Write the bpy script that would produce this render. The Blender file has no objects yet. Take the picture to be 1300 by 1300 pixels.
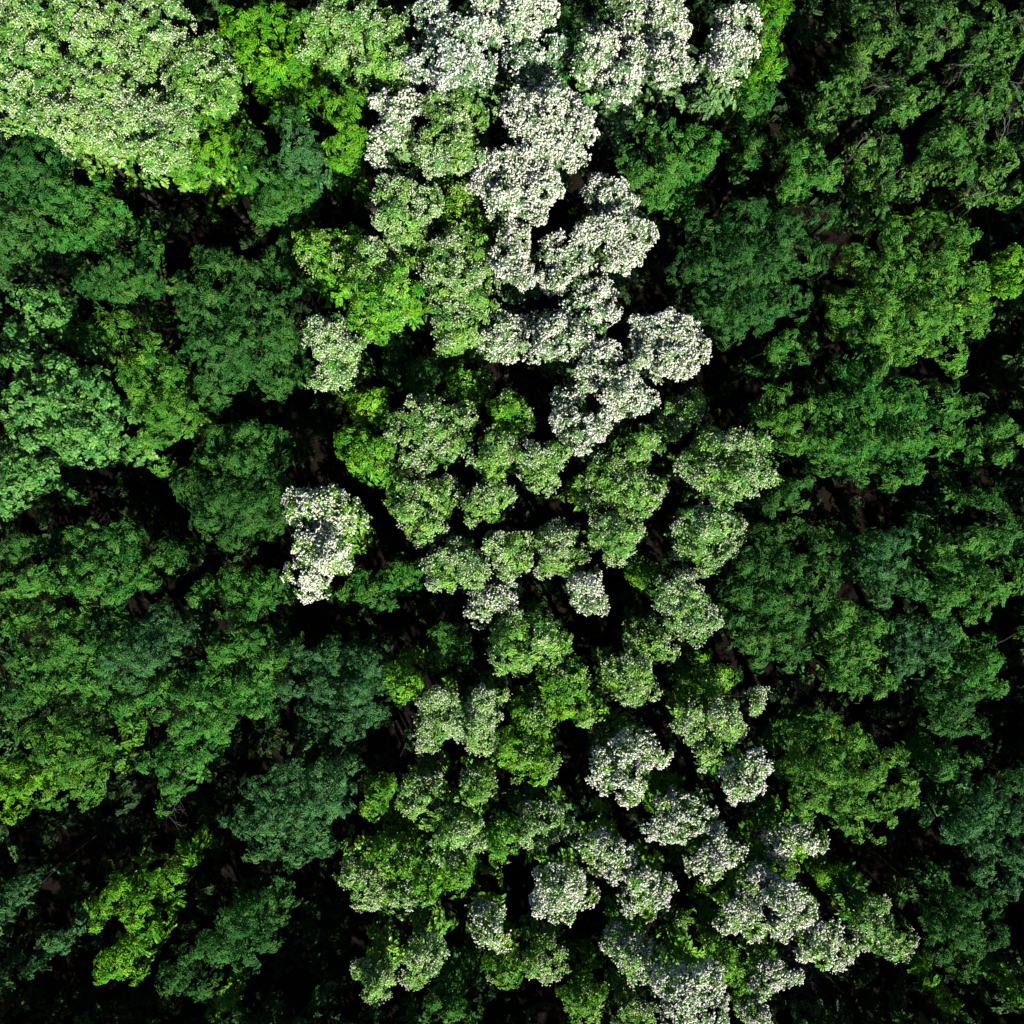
import bpy, math
import numpy as np

# ------------------------------------------------------------------ camera, sky, sun, exposure
sc = bpy.context.scene
C = sc.collection
CAM_Z = 78.0
FOV = math.radians(51.6)
TANH = math.tan(FOV / 2)
cam_d = bpy.data.cameras.new('camera')
cam = bpy.data.objects.new('camera', cam_d)
C.objects.link(cam)
cam.location = (0, 0, CAM_Z)
cam.rotation_euler = (0, 0, 0)
cam_d.sensor_fit = 'AUTO'
cam_d.angle = FOV
cam_d.clip_end = 2000
sc.camera = cam

SUN_EL = 43.0          # height above the horizon
SUN_AZ = 154.0         # clockwise from +Y (the top of the picture)
w = bpy.data.worlds.new('World')
sc.world = w
w.use_nodes = True
nt = w.node_tree
nt.nodes.clear()
sky = nt.nodes.new('ShaderNodeTexSky')
sky.sky_type = 'NISHITA'
sky.sun_disc = False
sky.sun_elevation = math.radians(SUN_EL)
sky.sun_rotation = math.radians(SUN_AZ)
bg = nt.nodes.new('ShaderNodeBackground')
bg.inputs['Strength'].default_value = 0.05
wo = nt.nodes.new('ShaderNodeOutputWorld')
nt.links.new(sky.outputs[0], bg.inputs['Color'])
nt.links.new(bg.outputs[0], wo.inputs['Surface'])

sl = bpy.data.lights.new('sun', 'SUN')
sl.energy = 5.0
sl.angle = math.radians(0.5)
sl.color = (1.0, 0.955, 0.87)
so = bpy.data.objects.new('sun', sl)
C.objects.link(so)
so.location = (40, -80, 100)
so.rotation_euler = (math.radians(90 - SUN_EL), 0, math.radians(180 - SUN_AZ))

sc.view_settings.view_transform = 'Standard'
sc.view_settings.look = 'None'
sc.view_settings.gamma = 1.0
sc.view_settings.exposure = 1.33
sc.render.engine = 'CYCLES'
cy = sc.cycles
cy.max_bounces = 4
cy.diffuse_bounces = 0
cy.glossy_bounces = 1
cy.transmission_bounces = 2
cy.use_denoising = True
cy.caustics_reflective = False
cy.caustics_refractive = False

# ------------------------------------------------------------------ materials
def mat(name):
    m = bpy.data.materials.new(name)
    m.use_nodes = True
    t = m.node_tree
    t.nodes.clear()
    out = t.nodes.new('ShaderNodeOutputMaterial')
    return m, t, t.nodes, t.links, out

def leaf_material(name, rough=0.5, spec=0.3, trans=0.3):
    m, t, N, L, out = mat(name)
    info = N.new('ShaderNodeObjectInfo')
    var = N.new('ShaderNodeAttribute'); var.attribute_name = 'leafvar'
    geo = N.new('ShaderNodeTexCoord')
    noi = N.new('ShaderNodeTexNoise'); noi.inputs['Scale'].default_value = 0.9; noi.inputs['Detail'].default_value = 2
    L.new(geo.outputs['Object'], noi.inputs['Vector'])
    # each leaf has its own hue, saturation and lightness; sprays drift slowly through the crown
    hue = N.new('ShaderNodeMath'); hue.operation = 'MULTIPLY_ADD'
    L.new(var.outputs['Fac'], hue.inputs[0]); hue.inputs[1].default_value = -0.04; hue.inputs[2].default_value = 0.52
    nh = N.new('ShaderNodeMath'); nh.operation = 'MULTIPLY_ADD'
    L.new(noi.outputs['Fac'], nh.inputs[0]); nh.inputs[1].default_value = -0.08; L.new(hue.outputs[0], nh.inputs[2])
    nh2 = N.new('ShaderNodeMath'); nh2.operation = 'ADD'
    L.new(nh.outputs[0], nh2.inputs[0]); nh2.inputs[1].default_value = 0.04
    val = N.new('ShaderNodeMath'); val.operation = 'MULTIPLY_ADD'
    L.new(var.outputs['Fac'], val.inputs[0]); val.inputs[1].default_value = 0.95; val.inputs[2].default_value = 0.52
    h = N.new('ShaderNodeHueSaturation')
    L.new(nh2.outputs[0], h.inputs['Hue']); L.new(val.outputs[0], h.inputs['Value'])
    L.new(info.outputs['Color'], h.inputs['Color'])
    p = N.new('ShaderNodeBsdfPrincipled')
    p.inputs['Roughness'].default_value = rough
    p.inputs['Specular IOR Level'].default_value = spec
    L.new(h.outputs[0], p.inputs['Base Color'])
    tr = N.new('ShaderNodeBsdfTranslucent')
    hy = N.new('ShaderNodeHueSaturation'); hy.inputs['Hue'].default_value = 0.475; hy.inputs['Saturation'].default_value = 1.1
    L.new(h.outputs[0], hy.inputs['Color']); L.new(hy.outputs[0], tr.inputs['Color'])
    mx = N.new('ShaderNodeMixShader'); mx.inputs[0].default_value = trans
    L.new(p.outputs[0], mx.inputs[1]); L.new(tr.outputs[0], mx.inputs[2])
    L.new(mx.outputs[0], out.inputs['Surface'])
    return m

def blossom_material():
    m, t, N, L, out = mat('blossom')
    info = N.new('ShaderNodeObjectInfo')
    var = N.new('ShaderNodeAttribute'); var.attribute_name = 'leafvar'
    val = N.new('ShaderNodeMath'); val.operation = 'MULTIPLY_ADD'
    L.new(var.outputs['Fac'], val.inputs[0]); val.inputs[1].default_value = 0.3; val.inputs[2].default_value = 0.85
    h = N.new('ShaderNodeHueSaturation')
    L.new(val.outputs[0], h.inputs['Value']); L.new(info.outputs['Color'], h.inputs['Color'])
    p = N.new('ShaderNodeBsdfPrincipled')
    p.inputs['Roughness'].default_value = 0.75
    p.inputs['Specular IOR Level'].default_value = 0.15
    L.new(h.outputs[0], p.inputs['Base Color'])
    tr = N.new('ShaderNodeBsdfTranslucent'); L.new(h.outputs[0], tr.inputs['Color'])
    mx = N.new('ShaderNodeMixShader'); mx.inputs[0].default_value = 0.3
    L.new(p.outputs[0], mx.inputs[1]); L.new(tr.outputs[0], mx.inputs[2])
    L.new(mx.outputs[0], out.inputs['Surface'])
    return m

def bark_material(name, a, b):
    m, t, N, L, out = mat(name)
    geo = N.new('ShaderNodeTexCoord')
    mp = N.new('ShaderNodeMapping'); mp.inputs['Scale'].default_value = (9, 9, 1.6)
    noi = N.new('ShaderNodeTexNoise'); noi.inputs['Scale'].default_value = 2.0; noi.inputs['Detail'].default_value = 5
    L.new(geo.outputs['Object'], mp.inputs[0]); L.new(mp.outputs[0], noi.inputs['Vector'])
    r = N.new('ShaderNodeValToRGB')
    r.color_ramp.elements[0].position = 0.35; r.color_ramp.elements[0].color = a + (1,)
    r.color_ramp.elements[1].position = 0.65; r.color_ramp.elements[1].color = b + (1,)
    L.new(noi.outputs['Fac'], r.inputs[0])
    p = N.new('ShaderNodeBsdfPrincipled'); p.inputs['Roughness'].default_value = 0.9; p.inputs['Specular IOR Level'].default_value = 0.08
    L.new(r.outputs[0], p.inputs['Base Color'])
    bp = N.new('ShaderNodeBump'); bp.inputs['Strength'].default_value = 0.6; bp.inputs['Distance'].default_value = 0.03
    L.new(noi.outputs['Fac'], bp.inputs['Height']); L.new(bp.outputs[0], p.inputs['Normal'])
    L.new(p.outputs[0], out.inputs['Surface'])
    return m

def ground_material():
    m, t, N, L, out = mat('forest_soil')
    geo = N.new('ShaderNodeTexCoord')
    n1 = N.new('ShaderNodeTexNoise'); n1.inputs['Scale'].default_value = 0.5; n1.inputs['Detail'].default_value = 8
    n2 = N.new('ShaderNodeTexVoronoi'); n2.inputs['Scale'].default_value = 9.0
    L.new(geo.outputs['Object'], n1.inputs['Vector']); L.new(geo.outputs['Object'], n2.inputs['Vector'])
    r = N.new('ShaderNodeValToRGB')
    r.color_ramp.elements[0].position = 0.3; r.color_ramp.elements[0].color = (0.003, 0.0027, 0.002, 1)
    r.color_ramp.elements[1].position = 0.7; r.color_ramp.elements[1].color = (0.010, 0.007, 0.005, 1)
    L.new(n1.outputs['Fac'], r.inputs[0])
    h = N.new('ShaderNodeHueSaturation'); L.new(r.outputs[0], h.inputs['Color'])
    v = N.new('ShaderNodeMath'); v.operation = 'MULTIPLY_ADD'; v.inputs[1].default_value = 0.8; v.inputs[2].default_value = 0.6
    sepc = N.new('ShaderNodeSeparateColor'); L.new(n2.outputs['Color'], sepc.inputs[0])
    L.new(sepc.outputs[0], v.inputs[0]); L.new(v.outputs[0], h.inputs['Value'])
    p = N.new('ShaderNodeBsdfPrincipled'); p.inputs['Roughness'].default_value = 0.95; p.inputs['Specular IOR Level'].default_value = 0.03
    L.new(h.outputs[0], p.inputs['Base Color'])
    bp = N.new('ShaderNodeBump'); bp.inputs['Strength'].default_value = 0.5; bp.inputs['Distance'].default_value = 0.05
    L.new(n2.outputs['Distance'], bp.inputs['Height']); L.new(bp.outputs[0], p.inputs['Normal'])
    L.new(p.outputs[0], out.inputs['Surface'])
    return m

M_LEAF = leaf_material('leaf_soft', 0.60, 0.12, 0.14)
M_GLOSS = leaf_material('leaf_glossy', 0.48, 0.18, 0.16)
M_BLOSSOM = blossom_material()
M_BARK = bark_material('bark', (0.016, 0.013, 0.010), (0.045, 0.038, 0.032))
M_GREY = bark_material('dead_wood', (0.08, 0.07, 0.06), (0.20, 0.18, 0.165))

# ------------------------------------------------------------------ helpers
def unit(v):
    return v / np.maximum(np.linalg.norm(v, axis=-1, keepdims=True), 1e-9)

def ground_z(x, y):
    return -6.0 + 0.25 * math.sin(x * 0.11 + 1.3) * math.cos(y * 0.09) + 0.12 * math.sin(x * 0.31 - y * 0.27)

def px_to_world(px, py, z):
    k = 2 * TANH * (CAM_Z - z)
    return (px / 1300 - 0.5) * k, -(py / 1300 - 0.5) * k

def fast_mesh(name, verts, faces, var=None, smooth=False):
    """verts (n,3), faces (m,k) -> mesh datablock"""
    me = bpy.data.meshes.new(name)
    n, (m, k) = len(verts), faces.shape
    me.vertices.add(n)
    me.vertices.foreach_set('co', np.ascontiguousarray(verts, dtype=np.float32).ravel())
    me.loops.add(m * k)
    me.loops.foreach_set('vertex_index', np.ascontiguousarray(faces, dtype=np.int32).ravel())
    me.polygons.add(m)
    me.polygons.foreach_set('loop_start', np.arange(0, m * k, k, dtype=np.int32))
    me.polygons.foreach_set('use_smooth', np.full(m, smooth, dtype=bool))
    if var is not None:
        a = me.attributes.new('leafvar', 'FLOAT', 'FACE')
        a.data.foreach_set('value', np.ascontiguousarray(var, dtype=np.float32))
    me.update(calc_edges=True)
    return me

def link(name, me, m, parent=None, color=None):
    o = bpy.data.objects.new(name, me)
    C.objects.link(o)
    if m is not None:
        me.materials.append(m)
    if parent is not None:
        o.parent = parent
    if color is not None:
        o.color = (color[0], color[1], color[2], 1)
    return o

def tube(path, radii, sides=6):
    """tapered tube along a path -> verts, quads"""
    path = np.asarray(path, float); n = len(path)
    tan = np.gradient(path, axis=0); tan = unit(tan)
    ref = np.array([1.0, 0.13, 0.07])
    a = unit(np.cross(tan, ref)); b = np.cross(tan, a)
    ang = np.linspace(0, 2 * math.pi, sides, endpoint=False)
    ring = (np.cos(ang)[None, :, None] * a[:, None, :] + np.sin(ang)[None, :, None] * b[:, None, :])
    v = path[:, None, :] + ring * np.asarray(radii)[:, None, None]
    f = []
    for i in range(n - 1):
        for j in range(sides):
            k = (j + 1) % sides
            f.append((i * sides + j, i * sides + k, (i + 1) * sides + k, (i + 1) * sides + j))
    return v.reshape(-1, 3), np.array(f, int)

def merge(parts):
    vs, fs, o = [], [], 0
    for v, f in parts:
        vs.append(v); fs.append(f + o); o += len(v)
    return np.concatenate(vs), np.concatenate(fs)

# species: leaf length, leaf width, tuft spacing, tuft radius, sprays per tuft, leaves per spray, spray length, droop
SPECIES = {
    'locust': dict(L=0.150, W=0.095, sp=0.66, tr=0.37, ns=10, nl=12, sl=0.32, flat=0.45, gap=0.18, tilt=0.34, sag=0.9, fan=1.2),
    'beech':  dict(L=0.125, W=0.082, sp=0.76, tr=0.37, ns=12, nl=16, sl=0.36, flat=0.34, gap=0.18, tilt=0.36, sag=1.1, fan=1.5, deep=0.5),
    'fine':   dict(L=0.112, W=0.074, sp=0.68, tr=0.33, ns=11, nl=16, sl=0.32, flat=0.36, gap=0.16, tilt=0.34, sag=1.1, fan=1.5, deep=0.42),
    'poplar': dict(L=0.175, W=0.155, sp=0.76, tr=0.40, ns=10, nl=11, sl=0.34, flat=0.40, gap=0.26, tilt=0.38, sag=1.0, fan=1.1),
    'oak':    dict(L=0.155, W=0.110, sp=0.84, tr=0.41, ns=11, nl=12, sl=0.34, flat=0.36, gap=0.34, tilt=0.42, sag=1.0, fan=1.2, deep=0.5),
}

def foliage(rng, lobes, S, dens=1.0, big=1.0, zmin=-0.45, whole=True):
    """leaf sprays over the upper shells of a set of ellipsoidal limb ends.
    lobes: (n,5) x y z r rz.  -> leaf base, direction, normal, var ; tuft centres, axes"""
    c = lobes[:, :3]; rr = lobes[:, 3]; rz = lobes[:, 4]
    sp = S['sp'] * big
    P, A = [], []
    for i in range(len(lobes)):
        area = 2 * math.pi * rr[i] * (0.5 * rr[i] + 0.75 * rz[i])
        n = max(4, int(2.2 * dens * area / sp ** 2))
        z = rng.uniform(zmin, 1, n); t = rng.uniform(0, 2 * math.pi, n)
        s = np.sqrt(1 - z * z)
        d = np.stack([s * np.cos(t), s * np.sin(t), z], 1)
        rad = 1 + 0.16 * np.sin(3 * t + i) * s + rng.uniform(-S.get('deep', 0.42), 0.14, n)
        p = c[i] + d * np.array([rr[i], rr[i], rz[i]]) * rad[:, None]
        q = (p[:, None, :] - c[None]) / np.stack([rr, rr, rz], 1)[None]
        q = np.linalg.norm(q, axis=2); q[:, i] = 9
        ok = q.min(1) > 0.80
        P.append(p[ok]); A.append(d[ok])
    P = np.concatenate(P); A = np.concatenate(A)
    order = rng.permutation(len(P)); keep = []
    md = (sp * 0.80) ** 2
    acc = np.empty((0, 3))
    for k in order:
        if len(acc) == 0 or ((acc - P[k]) ** 2).sum(1).min() > md:
            keep.append(k); acc = P[keep]
    keep = np.array(keep)
    keep = keep[rng.random(len(keep)) > S['gap']]
    P, A = P[keep], A[keep]
    nt_ = len(P)
    up = np.array([0, 0, 1.0])
    mid = np.average(c, axis=0, weights=rr ** 2)
    ext = max(0.8, (np.linalg.norm(c[:, :2] - mid[:2], axis=1) + rr).max())
    dome = unit((P - mid + np.array([0, 0, 0.35 * ext])) * np.array([1, 1, 1.15]))
    axis = unit(A * 0.65 + dome * (0.7 if whole else 0) + up * S['flat'] * 0.5 + rng.normal(0, S['tilt'] * 0.75, (nt_, 3)))
    size = rng.uniform(0.7, 1.25, nt_) * big
    # sprays
    ns = S['ns']; N1 = nt_ * ns
    ti = np.repeat(np.arange(nt_), ns)
    ax = axis[ti]
    # a tuft is a branchlet: longer along the way it grows out of the crown than across
    go = A + rng.normal(0, 0.45, A.shape); go[:, 2] *= 0.3
    go = go[ti]
    e1 = unit(go - ax * (go * ax).sum(1, keepdims=True)); e2 = np.cross(ax, e1)
    fan = S.get('fan', 1.2)
    th = rng.uniform(0, 2 * math.pi, N1); rho = np.sqrt(rng.random(N1)) * S['tr'] * size[ti]
    off = e1 * (fan * np.cos(th))[:, None] + e2 * (np.sin(th) / fan)[:, None]
    sag = (rho / (S['tr'] * size[ti])) ** 2
    sp_p = P[ti] + off * rho[:, None] - ax * (1.05 * S['sag'] * sag * S['tr'] + rng.uniform(-0.12, 0.16, N1))[:, None]
    out = e1 * (fan - 0.4)
    head = unit(off * 0.8 + out * 0.8 + rng.normal(0, 0.35, (N1, 3)))
    nor = unit(ax + off * (0.85 * S['sag'] * np.sqrt(sag))[:, None] + rng.normal(0, 0.22, (N1, 3)))
    head = unit(head - nor * (head * nor).sum(1, keepdims=True))
    side = np.cross(nor, head)
    tvar = np.clip(rng.normal(0.5, 0.16, nt_), 0, 1)
    svar = np.clip(tvar[ti] + rng.normal(0, 0.16, N1), 0, 1)
    # leaves
    nl = S['nl']; N2 = N1 * nl
    si = np.repeat(np.arange(N1), nl)
    k = np.tile(np.arange(nl), N1)
    tt = (k + rng.random(N2) * 0.8) / nl
    sgn = np.where(k % 2 == 0, 1.0, -1.0)
    base = sp_p[si] + head[si] * ((tt - 0.35) * S['sl'] * big)[:, None] + side[si] * (sgn * 0.03)[:, None]
    a = sgn * rng.uniform(0.5, 1.15, N2) * (1.0 - 0.55 * tt)
    ld = head[si] * np.cos(a)[:, None] + side[si] * np.sin(a)[:, None] + nor[si] * rng.normal(-0.10, 0.25, N2)[:, None]
    ld = unit(ld)
    ln = nor[si] + rng.normal(0, 0.30, (N2, 3))
    ln = unit(ln - ld * (ln * ld).sum(1, keepdims=True))
    var = np.clip(svar[si] + rng.normal(0, 0.18, N2), 0, 1)
    return base, ld, ln, var, (P, A, axis, size, sp_p, head, nor, ti)

def leaf_arrays(rng, base, ld, ln, L, W):
    n = len(base)
    s = rng.uniform(0.7, 1.2, n)[:, None]
    sd = np.cross(ld, ln)
    l, wd = L * s, W * s
    v = np.empty((n, 4, 3))
    v[:, 0] = base
    v[:, 1] = base + ld * l * 0.5 + sd * wd * 0.5 + ln * wd * 0.12
    v[:, 2] = base + ld * l - ln * l * 0.12
    v[:, 3] = base + ld * l * 0.5 - sd * wd * 0.5 + ln * wd * 0.12
    return v.reshape(-1, 3), np.arange(n * 4).reshape(n, 4)

OCT_F = np.array([(0, 2, 4), (0, 4, 3), (0, 3, 5), (0, 5, 2), (1, 4, 2), (1, 3, 4), (1, 5, 3), (1, 2, 5)])
def blossom_arrays(rng, p, d, l, wd):
    """a blossom bunch: an uneven tapering eight-faced cluster with its own length and width"""
    n = len(p)
    ref = rng.normal(0, 1, (n, 3))
    a = unit(np.cross(d, ref)); b = np.cross(d, a)
    j = lambda lo, hi: rng.uniform(lo, hi, n)[:, None]
    v = np.empty((n, 6, 3))
    v[:, 0] = p - d * l * j(0.35, 0.5)
    v[:, 1] = p + d * l * j(0.45, 0.75)
    v[:, 2] = p + a * wd * j(0.35, 0.7) - d * l * j(0, 0.25)
    v[:, 3] = p - a * wd * j(0.35, 0.7) - d * l * j(0, 0.25)
    v[:, 4] = p + b * wd * j(0.35, 0.7) - d * l * j(0, 0.25)
    v[:, 5] = p - b * wd * j(0.35, 0.7) - d * l * j(0, 0.25)
    f = (np.arange(n)[:, None, None] * 6 + OCT_F[None]).reshape(-1, 3)
    return v.reshape(-1, 3), f

def limb_path(rng, a, b, n=5, bend=0.12):
    a, b = np.asarray(a, float), np.asarray(b, float)
    t = np.linspace(0, 1, n)[:, None]
    ln = np.linalg.norm(b - a)
    mid = rng.normal(0, bend * ln * 0.5, 3) + np.array([0, 0, bend * ln])
    return a + (b - a) * t + mid * (4 * t * (1 - t)) * 0.5

def twig_tree(rng, start, direction, length, radius, depth, spread=0.6, parts=None):
    if parts is None:
        parts = []
    d = unit(np.asarray(direction, float)); n = 4
    path = [np.asarray(start, float)]
    for i in range(n):
        d = unit(d + rng.normal(0, 0.16, 3))
        path.append(path[-1] + d * length / n)
    rad = np.linspace(radius, radius * 0.55, n + 1)
    parts.append(tube(path, rad, 4 if depth < 2 else 6))
    if depth > 0:
        for k in range(rng.integers(3, 5)):
            i = rng.integers(2, n + 1)
            nd = unit(d + rng.normal(0, spread, 3))
            twig_tree(rng, path[i], nd, length * rng.uniform(0.55, 0.8), rad[i] * 0.62, depth - 1, spread, parts)
    return parts
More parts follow.
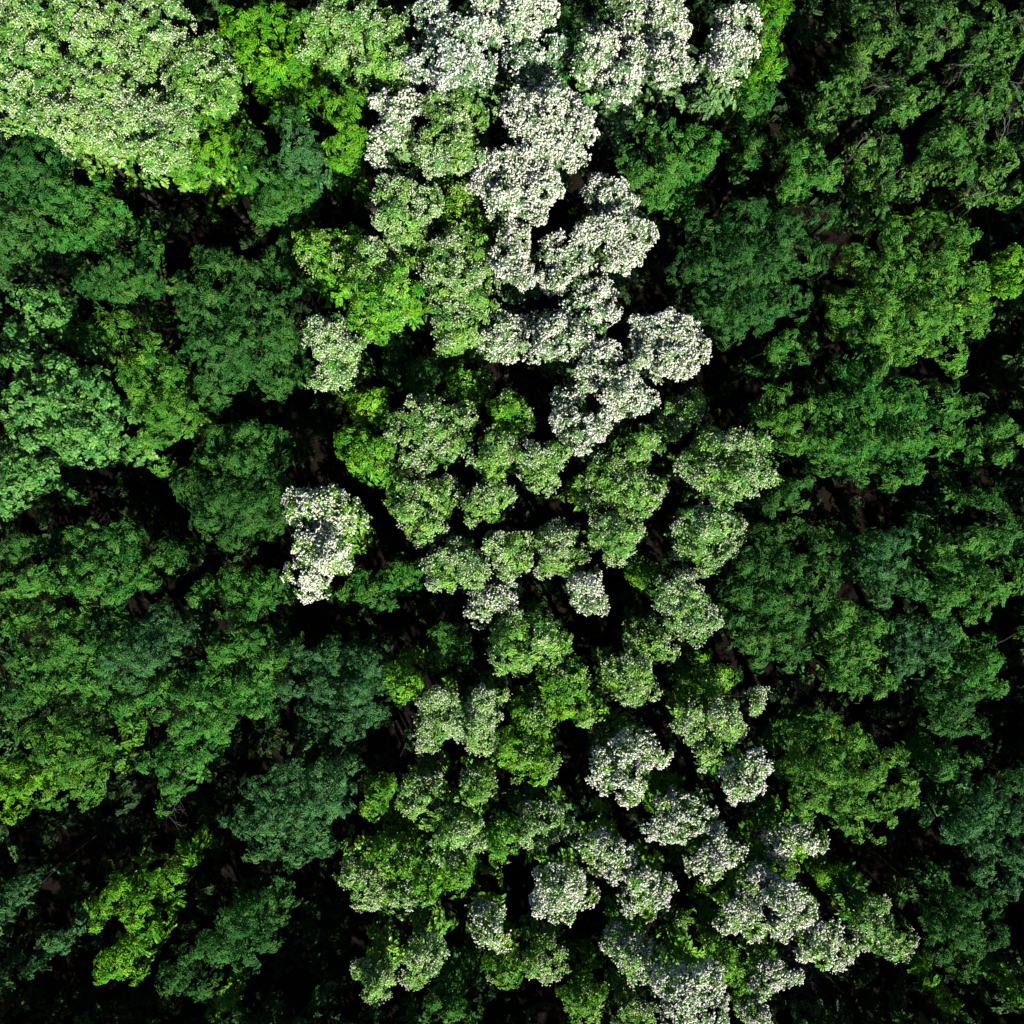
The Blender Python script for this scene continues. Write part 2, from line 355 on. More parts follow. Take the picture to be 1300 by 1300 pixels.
# ------------------------------------------------------------------ the trees
# kind ; height of the top (m) ; share of blossom ; limb ends "x,y,r" in photograph pixels, unprojected to their own height ; label
TREES = '''
P;16.5;.42;25,28,38 15,75,30 35,62,26;pale blossoming tree filling the uppermost corner above the near-black gaps
P;17;.60;105,28,38 122,62,30 95,12,24;pale blossoming tree with a bright white knot of flowers on top, in the corner grove
P;16.5;.50;175,52,36 205,18,32 158,18,24;pale blossoming tree touching the top edge, above the small dark hole in the corner grove
P;16;.42;250,75,38 226,112,28 286,95,22 275,125,16;greenish blossoming tree between the corner grove and the yellow green trees
P;16;.45;42,118,40 14,132,25 20,100,22;pale blossoming tree on the edge of the corner grove, over dark green sprays
P;16.5;.50;122,108,38 152,126,24 95,95,18;pale blossoming tree in the middle of the corner grove
P;15.5;.52;85,150,32 58,146,20 105,170,16;pale blossoming tree on the lower rim of the corner grove, above the black gap
P;15.5;.55;150,150,34 186,140,24 140,175,15;pale blossoming tree on the rim of the corner grove, above the widest black gap
P;15.5;.58;208,165,36 197,192,22 228,150,20;pale blossoming tree ending in a point over the widest black gap
Y;15;0;305,35,35 345,82,32 320,70,28;yellow green tree at the top edge, next to the corner grove of blossom
Y;15.5;0;345,22,30 377,52,28 370,85,20;yellow green tree at the top edge, between another yellow green tree and a spotted one
P;15;.32;410,28,32 430,60,24 400,60,20;fresh green tree with few flowers at the top edge, beside the yellow green pair
Y;13.5;0;260,160,34 255,198,36 235,220,20 290,172,22;olive tree with layered flat sprays, tucked under the pointed end of the corner grove
B;14.5;0;370,158,28 376,196,32 388,178,22;teal tree with feathery upright sprays beside the bright yellow green tree
G;14.5;0;325,215,34 350,247,34 335,268,24 322,178,18 385,235,22;mid green tree in loose tiers below the feathery teal tree
Y;15.5;0;430,135,32 440,175,30 425,202,22 402,120,15;bright yellow green tree leaning beside the white orchard-like grove and the teal tree
D;13.5;0;50,195,38 18,230,34 60,240,30 30,205,30;dark green tree with fanned sprays at the picture edge, under the corner grove
D;13;0;15,292,38 45,272,25 10,330,18;dark green tree at the picture edge, below the fanned dark one
G;13.5;0;110,252,34 130,277,34 90,290,28 75,308,20 150,255,18;mid green tree facing the widest black gap, with fanned sprays at its side
D;14;0;112,356,28 152,346,26 190,322,20 185,352,22 125,372,18;dark green tree with three upright tufts, below the widest black gap
S;14.5;0;40,388,30 70,402,22 20,420,25 62,370,16;glossy pale leaved smaller tree above the big glossy tree at the picture edge
F;14.5;0;145,422,38 195,440,22 200,476,38 215,522,36 190,562,28 205,596,17 170,482,28;tall narrow yellow green tree squeezed between the big glossy tree and the dark dome
D;15.5;0;275,342,38 258,392,44 320,392,40 300,442,44 345,432,34 250,442,28 350,482,28 270,484,34 310,345,24;broad dark green dome between the yellow green tree and the small lone white tree
L;14;.06;400,315,28 430,340,24 440,300,22 410,350,17;bright green tree in patchy shade below the teal tree, without white flowers
P;16;.75;410,425,25 440,440,22 425,470,24 410,482,17 428,415,14;small lone white blossoming tree beside the broad dark green dome
D;10.5;0;345,335,26 362,310,18;low dim tree in the black gap next to the patchy bright green tree
P;16;.55;440,15,28 470,24,22;blossoming tree with creamy flowers at the top edge, next to the yellow green group
P;15.5;.35;480,52,34 506,76,24 470,82,22 490,30,18;green tree thinly spotted with white flowers, near the top edge
V;16.5;.62;560,45,34 596,40,28 575,80,32 611,86,24 541,82,24 545,10,28;silvery white blossoming tree with blue green leaves under the top edge
W;17;.85;625,14,30 660,15,30 690,8,20;dense white blossoming tree cut by the top edge, next to the silvery one
V;15;.45;665,70,28 700,60,25 690,95,18;silvery green tree with scattered flowers between the white crowns near the top
G;13.5;0;714,25,22 735,37,20 728,70,16;small plain green tree wedged among white blossoming ones at the top edge
W;15.5;.58;755,60,28 745,84,20 765,40,18;half white blossoming tree beside the small plain green tree near the top
W;16.5;.62;800,14,28 840,12,28 862,30,19;white blossoming tree cut by the top edge, above the two joined white crowns
W;16;.66;790,95,25 815,72,28 776,112,20;white blossoming tree with ragged skirt, just above the bright green sprayed tree
W;16;.64;850,75,27 842,52,20 868,86,18;white blossoming tree joined to the ragged white one, near the top edge
W;16.5;.80;935,30,28 920,60,28 926,86,20 945,60,18;white blossoming tree standing at the end of the top row, next to black shade
W;15.5;.62;500,140,30 521,126,22 490,170,22 480,201,15;white blossoming tree with a long narrow outline beside the bright yellow green tree
P;16.5;.45;575,140,34 606,126,27 560,176,31 586,192,27 545,200,20;fresh green tree speckled with blossom, touching the snow white tree
W;18;.97;660,140,30 700,135,35 735,155,25 690,176,32 720,190,25;snow white blossoming tree, largest and whitest crown of the upper grove
W;17;.90;625,215,28 660,211,31 690,236,28 641,251,25 611,236,18 681,266,19;white blossoming tree directly below the snow white one, with a bare trunk showing
P;15.5;.62;505,250,28 530,256,28 510,286,25 495,276,18;white speckled tree below the long narrow white one
L;12;.08;585,245,22 570,271,20 600,281,20;low shaded green tree between two white speckled crowns of the upper grove
W;16;.85;770,245,27 791,262,19;small white blossoming crown above the ragged triangular white one
W;16.5;.88;775,286,25 811,300,25 790,321,24 746,291,18;white blossoming tree reaching out to a ragged point over the black shade
W;15.5;.76;655,300,22 645,331,25 665,351,19;narrow white blossoming tree beside the pale green speckled one
W;15.5;.78;715,320,28 700,351,25 741,331,15;white blossoming tree in the middle of the grove, below the bare trunk
W;15.5;.82;755,376,27 735,401,25 771,396,18;white blossoming tree just above the two lobed whitest crown
W;15;.74;700,416,28 726,431,25 690,441,19;white blossoming tree beside deep shade in the lower part of the upper grove
P;15.5;.52;555,325,30 590,316,28 580,356,31 611,346,21 550,361,19;pale green speckled tree in the middle of the upper grove
P;15;.38;475,320,25 501,336,20 460,345,16;pale green tree with light speckles above the brightest fresh green crown
L;16;.12;485,391,37 460,401,24 515,376,27 500,361,24;brightest fresh green tree of the upper grove, almost without flowers
P;15;.34;570,406,30 600,386,24 575,431,19 591,418,17;fresh green tree with flowers along one side, below the pale speckled crown
W;13.5;.55;640,416,29 625,436,20 656,441,19;half shaded white speckled tree above the deep dark hollow
W;16.5;.95;830,420,30 865,420,28 855,456,29 885,441,19 820,451,19;pure white two lobed tree sticking out towards the broad dark dome
G;15;0;830,170,30 850,210,31 810,216,25 836,246,25 800,195,20;bright mid green tree with feathery sprays beside the ragged white crowns
G;14.5;0;876,178,27 896,200,25 872,222,22 905,170,18;green tree with feathery sprays, darker of two below the end of the top row
G;12.5;0;960,186,22 985,170,14;small dark green tree between the feathery pair and the mottled oaks
G;12;0;955,130,21 980,121,18;small shaded green tree under the strip of yellow green foliage
Y;13.5;0;985,10,24 976,60,19 986,86,17 956,101,17;thin strip of yellow green foliage next to the last white tree of the top row
O;14.5;0;1110,25,34 1105,62,24 1135,40,22;mottled dark oak at the top edge next to the black recess
O;14;0;1060,121,29 1086,91,24 1040,151,24 1100,131,19;mottled oak reaching into the black recess below the top edge
O;14.5;0;1150,131,29 1181,116,24 1135,110,18;mottled oak in the middle of the oak group, with grey twigs
O;14;0;1100,201,29 1131,191,24 1146,226,24 1096,226,21 1166,241,19;mottled oak above the horizontal black cleft
O;15;0;1200,181,29 1221,211,27 1241,171,24 1180,205,20;mottled oak with pale dead branches above the yellow green dome
O;15;0;1170,25,31 1211,31,29 1181,61,27;mottled oak with bare grey twigs at the top edge
O;14.5;0;1250,31,34 1286,61,27 1241,71,24 1290,20,24;mottled oak filling the uppermost corner beside the grey twigged one
O;14.5;0;1260,111,34 1231,131,24 1291,131,24;mottled oak at the picture edge below the corner oak
O;14;0;1270,201,34 1291,241,24 1246,236,24;mottled oak at the picture edge beside the dead branches
G;14;0;1015,200,27 1041,216,27 1061,226,19 1011,231,21;dark leafy tree sitting on the upper rim of the broad dark dome
D;16;0;900,291,34 950,271,34 1000,291,34 1050,271,24 880,331,34 930,341,39 980,341,39 1030,321,34 910,386,34 960,396,37 1010,381,29 930,426,24;broadest dark green dome, opposite the pure white two lobed tree
F;16;0;1130,290,27 1180,285,29 1220,301,27 1090,331,29 1140,341,37 1200,341,37 1245,351,24 1071,391,27 1120,401,37 1180,401,39 1235,401,31 1150,441,29 1210,441,29 1255,391,15 1215,470,18;broad yellow green dome of fine leaves below the horizontal black cleft
Y;14;0;1290,336,24 1285,366,19 1295,311,15;bright yellow green tree cut by the picture edge beside the broad yellow green dome
G;13;0;1000,431,21 1016,451,17 985,445,14;small green tree tucked under the broadest dark dome
S;16.5;0;30,461,30 70,471,31 25,511,34 75,516,37 120,491,30 130,531,30 45,561,37 100,561,31 60,596,19 135,581,17;big glossy pale leaved tree at the picture edge above the black hollow
S;14;0;15,610,28 10,642,20 20,588,22;small glossy tree cut by the picture edge below the big glossy one
D;13.5;0;275,556,26 310,548,24 345,556,22 260,585,28 310,584,33 350,592,21;dark green tree between the broad dark dome and the lone white tree of two tufts
D;15;0;240,621,29 280,631,34 320,641,34 350,622,21 260,661,27 300,686,27 345,666,19;dark green tree with a round lower edge beside the lone white tree of two tufts
G;14;0;95,686,25 130,681,27 160,676,24 90,716,21 125,721,29 165,716,27 110,746,27 146,751,27 186,741,19;mid green tree standing free with a black moat around its upper side
D;12;0;206,702,21 218,722,15;dim slim tree between the free standing green one and the round edged dark one
D;13;0;20,690,24 8,712,18;dark tree cut by the picture edge beside the black moat
G;14;0;45,736,27 70,746,21 14,751,25;green tree at the picture edge with combed sprays, below the dark cut one
G;15.5;0;30,791,37 76,781,29 90,821,34 40,836,34 110,861,33 60,871,29;wide green tree with combed sprays in the big green patch by the picture edge
B;15;0;130,801,29 150,841,34 190,831,34 221,801,27 200,781,24 165,866,22;wide blue tinged green tree in the middle of the big green patch
G;14;0;300,741,29 330,761,27 350,736,19 290,781,24;dark leafy tree below the round edged dark one, beside the lone white tree
G;12;0;255,745,18 245,760,12;small sunlit green tuft between two darker trees of the green patch
G;14.5;0;310,811,29 280,831,27 340,841,24 320,866,24;green tree between the big green patch and the dark blue green tree
Q;16.5;.78;390,645,24 420,645,27 440,661,17 395,690,22 421,706,21 386,726,24 395,746,17;lone white blossoming tree of two tufts among dark green trees
G;13;0;430,755,21 465,745,27 501,736,29 485,766,21 526,726,21;low green tree spreading between the lone white tree and the pale lower grove
B;15.5;0;385,836,29 430,829,27 470,841,27 365,871,24 410,876,31 450,881,29 490,871,21 400,916,29 440,921,27 475,906,24;large dark blue green tree with tufted top above the free standing round one
D;10;0;505,466,28 541,471,29 580,456,24 520,490,20;low dark green tree in the deep hollow under the fresh green crowns
L;11;.04;600,490,24 580,480,15;low dim green tree beside the deep hollow
L;15;0;445,561,24 470,566,21 455,586,19 481,591,17;small vivid green tree beside the tall black gap
L;11.5;0;460,520,19 472,505,13;low dim yellow green tree above the vivid green one
P;15.5;.50;520,551,31 560,541,31 540,521,24 575,566,21 526,581,24 591,526,15;wide pale blossoming tree at the top of the lower grove
P;15;.42;515,641,27 546,636,29 540,666,24 565,621,17 510,611,17;pale blossoming tree beside the tall black gap, below the wide pale one
P;14.5;.40;620,636,27 605,646,19 636,626,17;round pale tree ringed by dark seams
L;13;.08;640,516,21 661,531,17 650,540,14;fresh dark green small tree beside the whitest crowns of the middle
P;14.5;.34;635,566,24 620,590,17;pale green small tree above the round ringed one
P;15;.45;690,591,29 670,581,21 706,571,17;pale blossoming tree below the white pair in the middle
W;15.5;.80;735,546,28 756,551,17 715,531,17;white blossoming tree at the lowest tip of the upper white grove
W;16;.90;790,495,29 815,505,24 781,521,19 800,476,19;white round tree just below the pure white two lobed one
W;14.5;.62;720,505,19 741,490,17;small half white tree beside the round white one
W;15.5;.74;765,450,24 746,466,19;small white tree between the pure white two lobed one and the shaded side
P;14;.25;805,571,24 826,560,17;fresh green lightly speckled tree below the round white one
P;15;.34;790,621,34 821,626,27 765,601,21;broad pale green tree in the centre of the lower grove
P;15.5;.45;785,681,29 801,661,21 775,700,16;pale blossoming tree directly below the broad pale green one
P;14;.28;750,626,21 738,612,14;small pale green tree beside the broad pale green one
P;15;.46;705,690,27 726,706,21 690,681,15 700,716,19;pale blossoming tree in the middle of the lower grove, ringed by shade
P;15;.50;580,710,31 560,726,24 601,731,21;pale blossoming tree above the black hole of the lower grove
P;15;.52;643,700,27 656,716,17;pale blossoming tree between two wider pale crowns of the lower grove
W;14;.50;615,766,19 641,756,21 605,781,15;small whitish tree with creamy tufts above the round fresh green one
W;14.5;.56;745,751,23 756,771,19 735,735,14;small creamy white tree with see-through top, ringed by black shade
P;15.5;.20;670,810,37 646,831,24 701,821,24 660,841,19;round fresh green tree with few flowers, the smoothest dome of the lower grove
G;12;0;570,811,29 591,836,21 556,841,19;low dim green tree beside the smooth round fresh green dome
P;15.5;.58;865,771,29 886,791,24 850,756,19 876,746,19 891,771,19;creamy round blossoming tree against the dark crowns
P;14;.22;825,811,27 846,826,17;fresh green tree below the creamy round one
P;14.5;.40;795,861,29 816,876,19 775,851,17;pale tree with frothy flowers below the fresh green one
L;14;.14;715,871,29 736,891,21;fresh green tree with faint flowers below the smooth round dome
L;11;.06;815,730,19 828,722,12;small low green tree in a black fork between pale crowns
P;13.5;.38;870,521,21 855,541,17 886,511,15;small pale green tree below the pure white two lobed one
P;16;.50;915,571,31 946,571,27 955,601,27 900,601,24 931,621,24 881,591,19 970,592,14;large pale blossoming tree touching the yellow green sprays
P;15.5;.50;890,670,29 916,660,24 876,696,21 921,691,19 895,716,19 940,676,12;pale blossoming tree with a spike on one side, below the large pale one
F;14;0;985,501,21 1000,531,27 1016,561,24 1000,566,19 1031,521,19 970,531,17;yellow green tree with crisp sprays beside the large pale blossoming one
G;15.5;0;1080,471,27 1120,461,27 1060,511,29 1100,511,34 1150,501,34 1200,501,34 1231,521,24 1050,561,29 1100,561,34 1150,556,34 1200,551,34 1235,561,21 1090,596,19 1130,611,21 1160,601,21 1050,596,17;wide mid green tree below the broad yellow green dome, above the long black gap
G;13;0;1275,541,24 1270,581,24 1295,561,19;green tree at the picture edge across black shade from the wide mid green one
D;13.5;0;1005,621,17 1015,641,15 980,641,17 1026,611,14;narrow dark tree with upright sprays at the end of the long black gap
D;15.5;0;975,681,24 1010,671,24 1050,691,27 960,716,27 1000,721,29 1045,731,29 940,751,27 980,766,31 1020,771,29 935,791,24 960,816,27 1005,816,29 1000,846,21 965,841,17;large dark green tree below the long black gap, beside the creamy pale crowns
B;15.5;0;1120,691,24 1150,681,21 1165,661,15 1130,721,27 1160,741,24 1120,756,21 1100,721,17;bluish green tree next to the large dark one, below the long black gap
G;15;0;1070,781,29 1110,791,27 1060,821,27 1100,831,27 1075,851,19;green tree with loose tufts between the large dark and the bluish ones
B;15;0;1160,801,27 1190,821,27 1150,841,24 1200,791,21;blue tinged green tree with dark pockets, below the bluish one
G;15.5;0;1200,711,29 1240,691,29 1280,681,29 1211,751,29 1255,741,34 1290,731,24 1240,781,24 1190,771,19 1285,656,19;wide warm green tree at the picture edge under the long black gap
D;11.5;0;1265,633,20 1245,628,15;low dim tree at the end of the long black gap
G;14;0;1260,841,24 1240,861,21 1292,802,14 1270,870,20;green tree at the picture edge below the wide warm green one
G;15.5;0;110,881,29 160,891,31 210,891,34 260,881,34 310,871,34 330,901,29 280,921,29 230,926,27 345,881,15;long green tree along the lower rim of the big green patch
G;14;0;210,961,27 215,1001,24 210,1031,13 180,971,17 246,966,17;green tree with thin hanging tip and pale twigs, over the black hollow
F;15;0;100,961,34 110,1001,29 70,991,27 80,931,34 55,961,19 60,1021,19 35,930,24;grey green fine leaved tree beside the lime tree of the picture edge
Y;14.5;0;15,976,24 30,1001,24 15,1031,21 4,1005,22;lime yellow tree cut by the picture edge above the black hollow
D;14;0;15,891,27 40,881,19;dark green tree cut by the picture edge above the lime yellow one
B;17;0;330,1001,29 370,986,27 411,991,29 440,971,21 305,1041,29 345,1041,37 390,1031,37 426,1021,27 330,1076,27 370,1081,27 406,1071,24 440,1001,15;round blue green tree standing alone between black hollows
Y;14;0;130,1151,27 165,1151,27 145,1131,19 120,1175,14 175,1175,17;lime green tree standing alone in the black hollow
Y;12.5;0;212,1115,19 226,1109,12 196,1121,13;small lime green tuft above the lone lime green tree
Y;13;0;146,1226,27 175,1236,17 121,1238,15 156,1206,19;lime green tree with spread arms below the lone lime green one
D;15.5;0;330,1151,24 355,1166,17 300,1171,29 340,1191,24 270,1201,27 310,1216,24 240,1226,27 215,1246,24 250,1256,24;dark green tree stretching slantwise below the round blue green one
B;11;0;20,1131,21 8,1156,17;dim grey green tree cut by the picture edge in the black hollow
B;9;0;62,1200,18 82,1202,13;dim blue green sapling in the black hollow
B;8;0;34,1232,15;smallest dim sapling in the black corner hollow
Y;9;0;270,1290,13 288,1284,9;tiny yellow green sapling at the bottom edge
L;14;0;515,871,22 500,860,15;yellow green tree on the rim of the large blue green one
P;15.5;.66;555,891,24 550,926,24 576,911,15 541,941,15;white frothy tree beside the large dark blue green one, first of a pair
P;15.5;.66;600,926,24 620,896,21 606,946,17 635,881,10;white frothy tree of the pair that points at the smooth green dome
L;14;.16;670,906,24 691,921,15;small fresh green tree beside the twiggy star
L;14;.14;725,886,26 746,906,19;fresh green tree with faint flowers above the twiggy star
L;15;.06;665,961,31 690,976,21 646,951,19;smooth vivid green tree without flowers below the small fresh green one
P;13.5;.24;610,996,22 600,1008,12;small yellow green tree with few flowers beside the smooth vivid one
P;14;.35;536,1006,24 546,1031,21 520,1021,17 555,1000,14;pale green tree below the frothy pair
L;14.5;.06;480,1006,21 470,1031,13;yellow green small tree touching the round blue green one
P;14.5;.48;576,1061,24 596,1051,17 560,1081,14 606,1071,12;creamy speckled tree between dark seams below the pale green one
L;15;.06;498,1086,29 511,1101,19;round vivid green tree without flowers at the edge of the black strip
P;14.5;.60;450,1121,21 466,1141,19 441,1106,14;whitish tree on the rim above the black corner strip
P;14;.38;496,1146,19 516,1141,14;pale rim tree below the round vivid green one
L;14;.04;540,1131,22 528,1142,13;small vivid green tree in a row along the rim
L;14;.04;580,1111,24;vivid green tree at the end of the rim row
P;15.5;.60;690,1046,29 670,1061,17 711,1051,19;creamy blossoming tree above the white frothy lower trees
L;14.5;.10;635,1076,24 651,1056,17;fresh green tree beside the creamy blossoming one
Q;16;.72;795,951,21 816,946,21 831,961,17 770,991,19 760,976,13 806,991,21 800,1011,14;white cross shaped tree of the lower grove
Q;15.5;.68;760,1081,24 786,1091,21 745,1071,14;white tuft tree below the cross shaped one
Q;15;.66;710,1126,27 736,1136,21 690,1141,17 705,1106,14 715,1156,14;white ragged tree with green lower side in the lower grove
Q;15;.72;815,1121,19 826,1146,19 800,1151,14 841,1121,12;white forked tree next to the ragged one in the lower grove
Q;15;.66;875,1026,24 890,1041,17 850,1040,20 860,1056,17 832,1055,14;white tree with scattered tufts below the cross shaped one
Q;14;.42;620,1191,18 636,1196,12 614,1165,21;green tree tipped with white at its lower end
P;14.5;.52;530,1221,21 546,1216,17 526,1241,14 555,1210,8;pale tree standing alone in the black strip near the bottom
P;12.5;.42;476,1251,17 491,1241,13 470,1271,10 455,1235,10;low speckled tree in the black strip near the bottom
P;14;.38;690,1216,24 701,1236,15 675,1226,14;pale green tree near the bottom, below the ragged white one
L;11.5;.05;632,1233,20 650,1246,13;low dim green tree near the bottom
Q;14.5;.58;796,1216,17 821,1211,19 811,1236,17 780,1196,17;green and white tree below the forked white one
Q;16;.93;870,1261,27 860,1286,24 846,1246,14 896,1241,19 901,1276,24 881,1296,19;whitest tree at the bottom edge, thick with creamy blossom
G;12;0;571,1281,21 546,1276,17 601,1291,17;dark green low tree at the bottom edge beside the black strip
L;13;.14;730,1271,19 746,1286,17 760,1266,13;yellow green tree at the bottom edge with a few flowers
P;13;.36;800,1286,19 821,1291,13;pale speckled tree at the bottom edge beside the whitest one
L;13.5;.08;900,866,22 876,876,19 925,860,15;shaded fresh green tree under the creamy round one
P;15.5;.60;890,931,21 920,911,19 900,956,19 931,926,17 871,921,13 876,905,12 960,886,15;white and green spreading tree in the lower grove, next to the olive dome
Q;15.5;.80;945,986,21 936,1006,17 965,971,15 955,1000,14;compact white tree leaning on the olive dome
Q;15;.68;915,1091,19 931,1081,12 900,1106,17 886,1096,12 910,1066,10;white splayed tree below the scattered tufts one
Q;15;.62;990,1071,19 1016,1061,14 1036,1071,17;white tree half turned green below the olive dome
F;16;0;1010,931,24 1050,921,24 1090,941,24 1010,971,29 1050,971,34 1100,981,34 1140,966,24 1150,1011,24 1030,1011,34 1080,1021,34 1120,1031,24 1080,1051,21 1110,1061,17 1160,991,14;big olive green dome between the lower white grove and the black shade
G;14.5;0;1060,861,19 1090,871,21 1130,866,21 1120,881,17;green tree just above the olive dome
D;14;0;1190,881,27 1220,891,27 1250,871,24 1200,921,24 1240,921,21;dark green tree next to the olive dome, above a bright fork
G;13.5;0;1200,976,21 1230,966,19 1240,991,13 1195,986,14;small bright green forked tree between the olive dome and the blue green edge tree
B;14.5;0;1290,991,21 1260,1021,24 1290,1041,27 1235,1051,24 1211,1061,17 1260,1081,27 1290,1091,24 1250,1111,21 1285,1131,19;blue green tree along the picture edge beside the black shade
D;14;0;1220,1151,27 1260,1151,24 1190,1181,24 1225,1191,31 1250,1201,21 1225,1231,21 1200,1216,19 1275,1191,17;dark grey green tree near the bottom corner, with scalloped lower edge
Q;15.5;.62;960,1131,17 980,1126,14 965,1115,11 990,1140,13;white tree of small tufts, upper one of the dense lower cluster
Q;15.5;.72;940,1166,21 960,1176,17 925,1171,14 945,1150,14;white tree in the middle of the dense lower cluster
Q;15.5;.76;1000,1151,21 1021,1161,17 1006,1136,14 990,1181,12;white tree on the outer side of the dense lower cluster
Q;15;.72;1040,1191,23 1066,1211,19 1050,1216,14 1030,1206,14;white tree pointing at the yellow and cream one near the bottom
Q;14.5;.74;980,1241,21 1000,1241,13 970,1256,12;cream white tree near the bottom edge beside the dead thicket
P;14.5;.55;1105,1171,19 1116,1145,14 1096,1186,14 1140,1206,17 1156,1196,12 1120,1200,13;yellow and cream tree between the white grove and the scalloped dark one
Q;14;.70;954,1290,16 970,1296,12;white tree at the bottom edge beside the cream one
Y;11.5;0;1042,1110,20 1065,1100,14 1056,1131,14;dim olive tree below the half green white one
Y;10.5;0;1180,1245,12 1172,1228,8;small sunlit yellow green sapling in the bottom shade
Y;10;0;1211,1281,14 1231,1291,14 1196,1271,9;low yellow green tree at the bottom edge of the corner
Y;10.5;0;1290,1251,14 1296,1275,12;low yellow green tree at the picture edge of the bottom corner
L;12.5;.10;925,1222,19 940,1258,16 905,1200,14;low green tree between white crowns near the bottom
L;13;.12;1000,1105,15 975,1090,14 860,1180,15;low fresh green tree between the splayed white ones
'''
# dead or nearly bare shrubs: x, y, top height, radius in pixels, label
BARE = [
    (664, 1279, 9.5, 34, 'grey leafless shrub in the dark pocket at the bottom edge'),
    (1070, 1278, 10.0, 46, 'large grey dead thicket of bare twigs beside the cream white tree at the bottom'),
    (709, 940, 13.0, 16, 'small star of bare twigs among fresh green crowns'),
]
# ------------------------------------------------------------------ the ground
n = 121
g = np.linspace(-400, 400, n)
gx, gy = np.meshgrid(np.sign(g) * np.abs(g / 400) ** 1.6 * 400, np.sign(g) * np.abs(g / 400) ** 1.6 * 400)
gv = np.stack([gx, gy, np.vectorize(ground_z)(gx, gy)], 2).reshape(-1, 3)
ix = np.arange(n * n).reshape(n, n)
gf = np.stack([ix[:-1, :-1], ix[:-1, 1:], ix[1:, 1:], ix[1:, :-1]], 2).reshape(-1, 4)
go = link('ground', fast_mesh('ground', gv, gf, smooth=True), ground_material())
go['kind'] = 'structure'

# kind -> object name, species, leaf colour (linear), material, group, blossom colour
GREEN = {
    'W': ('flowering_tree', 'locust', (0.080, 0.170, 0.050), M_GLOSS, 'white blossoming trees', (0.84, 0.85, 0.70)),
    'V': ('flowering_tree', 'locust', (0.072, 0.160, 0.055), M_GLOSS, 'white blossoming trees', (0.80, 0.83, 0.74)),
    'P': ('flowering_tree', 'locust', (0.080, 0.205, 0.026), M_GLOSS, 'pale green blossoming trees', (0.66, 0.76, 0.48)),
    'Q': ('flowering_tree', 'locust', (0.075, 0.205, 0.018), M_GLOSS, 'white blossoming trees', (0.84, 0.85, 0.70)),
    'L': ('young_leafy_tree', 'locust', (0.056, 0.185, 0.008), M_GLOSS, 'fresh green trees', (0.55, 0.66, 0.32)),
    'Y': ('leafy_tree', 'beech', (0.056, 0.185, 0.006), M_LEAF, 'yellow green trees', None),
    'F': ('leafy_tree', 'fine', (0.040, 0.128, 0.013), M_LEAF, 'fine leaved green trees', None),
    'G': ('leafy_tree', 'beech', (0.028, 0.112, 0.013), M_LEAF, 'mid green trees', None),
    'D': ('leafy_tree', 'fine', (0.021, 0.085, 0.012), M_LEAF, 'dark green trees', None),
    'B': ('leafy_tree', 'fine', (0.023, 0.092, 0.020), M_GLOSS, 'blue green trees', None),
    'S': ('leafy_tree', 'poplar', (0.042, 0.145, 0.024), M_GLOSS, 'glossy leaved trees', None),
    'O': ('oak_tree', 'oak', (0.029, 0.096, 0.011), M_GLOSS, 'mottled oaks', None),
}

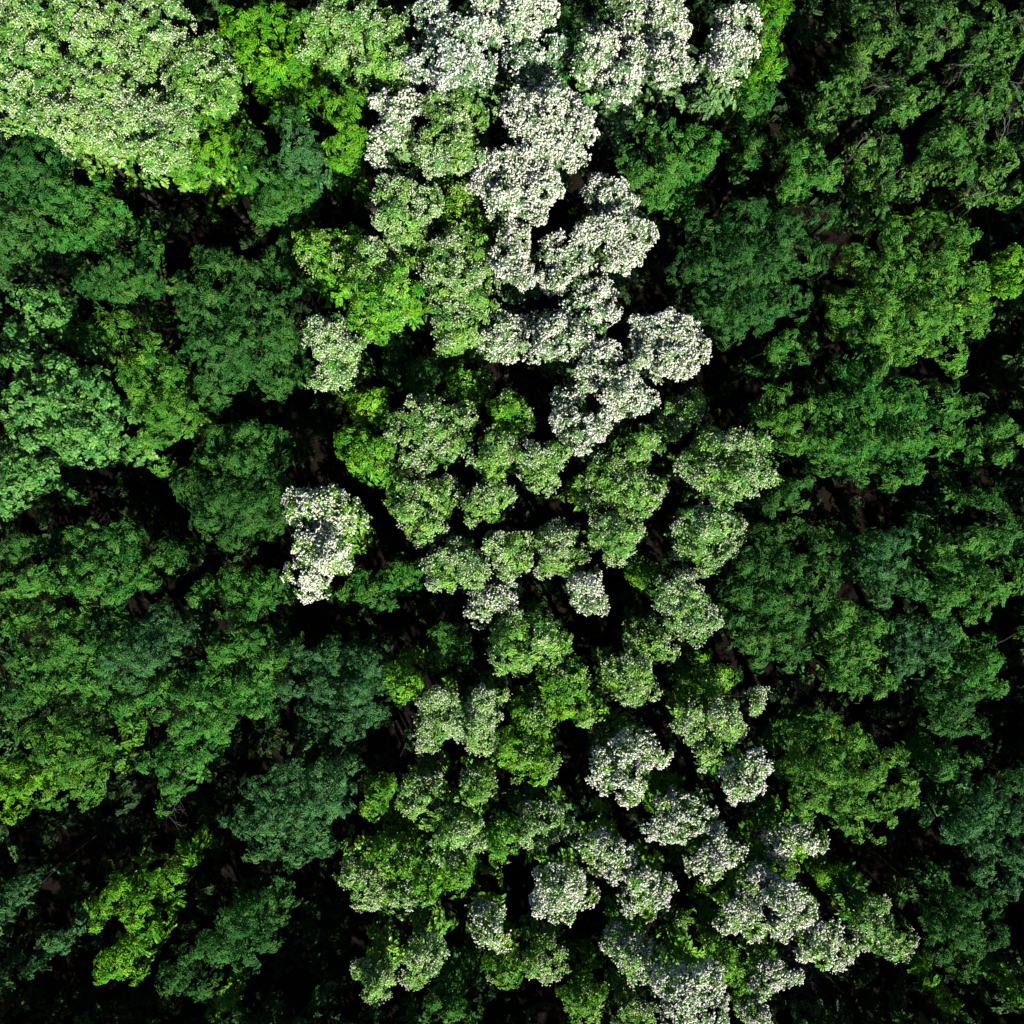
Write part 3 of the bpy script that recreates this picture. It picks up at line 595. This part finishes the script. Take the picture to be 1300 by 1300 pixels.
def build_tree(idx, kind, h, bloom, lobes_px, label):
    rng = np.random.default_rng(1000 + idx)
    name, spc, col, lm, group, bcol = GREEN[kind]
    S = SPECIES[spc]
    jit = rng.normal(0, 0.07, 3)
    col = tuple(max(0.008, 1.22 * c * (1 + jit[0] + 0.6 * j)) for c, j in zip(col, jit))
    L = np.array(lobes_px, float)
    # first guess at the top height, then lower the outer limb ends so that the whole crown is a dome
    k = 2 * TANH * (CAM_Z - h) / 1300
    cx, cy_ = L[:, 0].mean(), L[:, 1].mean()
    d = np.hypot(L[:, 0] - cx, L[:, 1] - cy_) * k
    R = (d + L[:, 2] * k).max()
    r = L[:, 2] * k
    h = h + rng.normal(0, 0.5)
    top = h - (0.55 if spc == 'locust' else 0.72) * R * (d / R) ** 2 + rng.normal(0, 0.32, len(L))
    rz = np.maximum(r * 1.25, 0.9)
    z = top - rz * 0.8
    x, y = px_to_world(L[:, 0], L[:, 1], top - 0.5 * rz)
    r = L[:, 2] * 2 * TANH * (CAM_Z - top) / 1300 * 1.0 - (0.06 if kind in 'WV' else -0.10 if spc == "locust" else 0.16)
    bx, by = float(np.average(x, weights=r)), float(np.average(y, weights=r))
    gz = ground_z(bx, by)
    root = bpy.data.objects.new(name, None)
    C.objects.link(root)
    root.location = (bx, by, gz)
    root.empty_display_size = 0.5
    root['label'] = label; root['category'] = 'tree'; root['group'] = group
    lob = np.stack([x - bx, y - by, z - gz, r, rz], 1)
    # trunk and limbs
    tr = 0.10 + 0.035 * R
    fork = (lob[:, 2].min() - 1.2) * 0.75
    tp = limb_path(rng, (0, 0, -0.15), (0, 0, fork), 7, 0.03)
    parts = [tube(tp, np.linspace(tr * 1.25, tr * 0.75, 7), 8)]
    for l in lob:
        i = rng.integers(4, 7)
        parts.append(tube(limb_path(rng, tp[i], l[:3] + np.array([0, 0, l[4] * 0.35]), 6), np.linspace(tr * 0.55, 0.025, 6), 5))
    v, f = merge(parts)
    link('trunk', fast_mesh('trunk', v, f, smooth=True), M_BARK, root)
    # crown
    base, ld, ln, var, (P, A, axis, size, spp, head, nor, ti) = foliage(rng, lob, S)
    v, f = leaf_arrays(rng, base, ld, ln, S['L'], S['W'])
    # the lower storeys of the crown, drawn in towards the trunk
    for bigger, storeys in ((1.4, ((2.4, 0.42 if spc == 'locust' else 0.34, 0.70), (4.8, 0.55, 0.65))), (2.6, ((7.5, 0.42, 0.8), (10.5, 0.42, 0.85)))):
        low = []
        for drop, inn, rs in storeys:
            q = lob.copy(); q[:, :2] *= 1 - inn; q[:, 2] -= drop * min(1.0, 0.45 + R / 8); q[:, 3] *= rs; q[:, 4] = 1.2
            low.append(q[q[:, 2] > 2.5])
        low = np.concatenate(low)
        if len(low):
            b2, d2, n2, var2, _ = foliage(rng, low, S, 1.0, bigger, -0.2)
            v2, f2 = leaf_arrays(rng, b2, d2, n2, S['L'] * bigger, S['W'] * bigger)
            v, f = np.concatenate([v, v2]), np.concatenate([f, f2 + len(v)])
            var = np.concatenate([var, var2])
    crown = link('crown', fast_mesh('crown', v, f, var), lm, root, col)
    # blossom hangs in bunches on the outer sprays
    nb = 0
    if bloom > 0.03:
        tw = np.clip(bloom * 0.92 + rng.normal(0, 0.24, len(P)), 0, 1)
        w3 = np.clip(np.sin(P[:, 0] * 1.7 + idx) * np.cos(P[:, 1] * 1.5 - idx) * 0.25, -0.3, 0.3)
        tw = np.clip(tw + w3 * (bloom < 0.85), 0, 1)
        per = 11
        sw = np.clip(rng.normal(0.95, 0.7, len(spp)), 0, 2)
        si = np.repeat(np.arange(len(spp)), per)
        keep = rng.random(len(si)) < sw[si] * (tw[ti[si]] ** (1.7 if kind in 'PL' else 1.45)) * np.where(axis[ti[si], 2] > 0.2, 1.0, 0.4)
        si = si[keep]; nb = len(si)
        if nb:
            side = np.cross(nor, head)
            p = spp[si] + head[si] * rng.uniform(-0.18, 0.34, nb)[:, None] + side[si] * rng.uniform(-0.2, 0.2, nb)[:, None] + nor[si] * rng.uniform(0.02, 0.14, nb)[:, None]
            dd = unit(head[si] + rng.normal(0, 0.6, (nb, 3)) + np.array([0, 0, -0.15]))
            s = rng.uniform(0.55, 1.4, nb)[:, None] * (0.72 if kind in 'PL' else 1.0)
            v, f = blossom_arrays(rng, p, dd, 0.160 * s, 0.094 * s)
            bv = np.repeat(rng.random(nb), 8)
            bj = rng.normal(0, 0.03)
            link('blossom', fast_mesh('blossom', v, f, bv), M_BLOSSOM, root, tuple(0.76 * c * (1 + bj) for c in bcol))
    # bare grey twigs among the leaves of the oaks
    if kind == 'O' or 'twigs' in label:
        for q in range(3):
            t0 = P[rng.integers(len(P))]
            pts = twig_tree(rng, t0 - np.array([0, 0, 0.3]), (rng.normal(0, 1), rng.normal(0, 1), 0.55), rng.uniform(0.9, 1.6), 0.022, 2, 0.5)
            v, f = merge(pts)
            link('bare_branch', fast_mesh('bare_branch', v, f, smooth=True), M_GREY, root)
    return len(base), nb

nleaf = nbl = 0
i = 0
for line in TREES.strip().split('\n'):
    kind, h, bloom, lobes, label = line.split(';')
    a, b = build_tree(i, kind, float(h), float(bloom), [[float(q) for q in t.split(',')] for t in lobes.split()], label)
    nleaf += a; nbl += b; i += 1
print('trees', i, 'leaves', nleaf, 'blossoms', nbl)

# ------------------------------------------------------------------ bare shrubs
for q, (px, py, h, rp, label) in enumerate(BARE):
    rng = np.random.default_rng(70 + q)
    x, y = px_to_world(px, py, h)
    gz = ground_z(x, y)
    R = rp * 2 * TANH * (CAM_Z - h) / 1300
    root = bpy.data.objects.new('bare_shrub', None); C.objects.link(root)
    root.location = (x, y, gz)
    root['label'] = label; root['category'] = 'shrub'; root['group'] = 'bare grey shrubs'
    stem = [tube(limb_path(rng, (0, 0, -0.1), (0.1, 0, h - R - 0.2), 6, 0.05), np.linspace(0.11, 0.07, 6), 7)]
    v, f = merge(stem)
    link('trunk', fast_mesh('trunk', v, f, smooth=True), M_GREY, root)
    for k in range(int(9 + R * 4)):
        a = rng.uniform(0, 2 * math.pi)
        pts = twig_tree(rng, (0.1, 0, h - R - 0.3), (math.cos(a), math.sin(a), rng.uniform(0.1, 1.0)), R * rng.uniform(0.5, 0.8), 0.035, 3, 0.55)
        v, f = merge(pts)
        link('bare_branch', fast_mesh('bare_branch', v, f, smooth=True), M_GREY, root)

# ------------------------------------------------------------------ undergrowth on the forest floor, woodland beyond the picture
def scatter(name, lobes, S, seed, col, dens, big):
    rng = np.random.default_rng(seed)
    B, D_, N_, V_ = [], [], [], []
    for c in range(0, len(lobes), 60):
        b, ld, ln, var, _ = foliage(rng, lobes[c:c + 60], S, dens, big, -0.2, False)
        B.append(b); D_.append(ld); N_.append(ln); V_.append(var)
    b, ld, ln, var = (np.concatenate(q) for q in (B, D_, N_, V_))
    v, f = leaf_arrays(rng, b, ld, ln, S['L'] * big, S['W'] * big)
    o = link(name, fast_mesh(name, v, f, var), M_LEAF, None, col)
    o['kind'] = 'stuff'
    return len(b)

rng = np.random.default_rng(5)
m = 3300
ux, uy = rng.uniform(-45, 45, m), rng.uniform(-45, 45, m)
uh = rng.uniform(0.15, 1.0, m) ** 2 * 4.2 + 0.15
ul = np.stack([ux, uy, uh * 0.5 - 6.0, rng.uniform(0.6, 1.2, m), uh * 0.6 + 0.2], 1)
a = scatter('undergrowth', ul, SPECIES['oak'], 6, (0.016, 0.042, 0.010), 0.6, 1.9)
m = 400
lob = []
spots = []
while len(spots) < m:
    x, y = rng.uniform(-50, 68), rng.uniform(-68, 50)
    if max(abs(x), abs(y)) < 35.5:
        continue
    if any((x - q[0]) ** 2 + (y - q[1]) ** 2 < 3.7 ** 2 for q in spots):
        continue
    spots.append((x, y))
    rr = rng.uniform(2.2, 3.4)
    tz = rng.uniform(14, 16.5) if (y < -34 or x > 34) else rng.uniform(11, 15)  # unseen trees, made taller towards the sun to shade the forest floor
    for k in range(5):
        aa = k * 1.2566 + rng.uniform(-0.3, 0.3)
        lob.append((x + rr * 0.5 * math.cos(aa), y + rr * 0.5 * math.sin(aa), tz - rr * 0.7 - rng.uniform(0, 0.6), rr * 0.55, rr * 0.7))
        lob.append((x + rr * 0.4 * math.cos(aa), y + rr * 0.4 * math.sin(aa), tz - rr * 0.7 - 3.4, rr * 0.55, rr * 0.7))
        lob.append((x + rr * 0.5 * math.cos(aa), y + rr * 0.5 * math.sin(aa), tz - rr * 0.7 - 8, rr * 0.6, rr * 0.8))
b = scatter('surrounding_woodland', np.array(lob), SPECIES['beech'], 8, (0.040, 0.105, 0.026), 0.8, 1.7)
print('undergrowth', a, 'woodland', b)
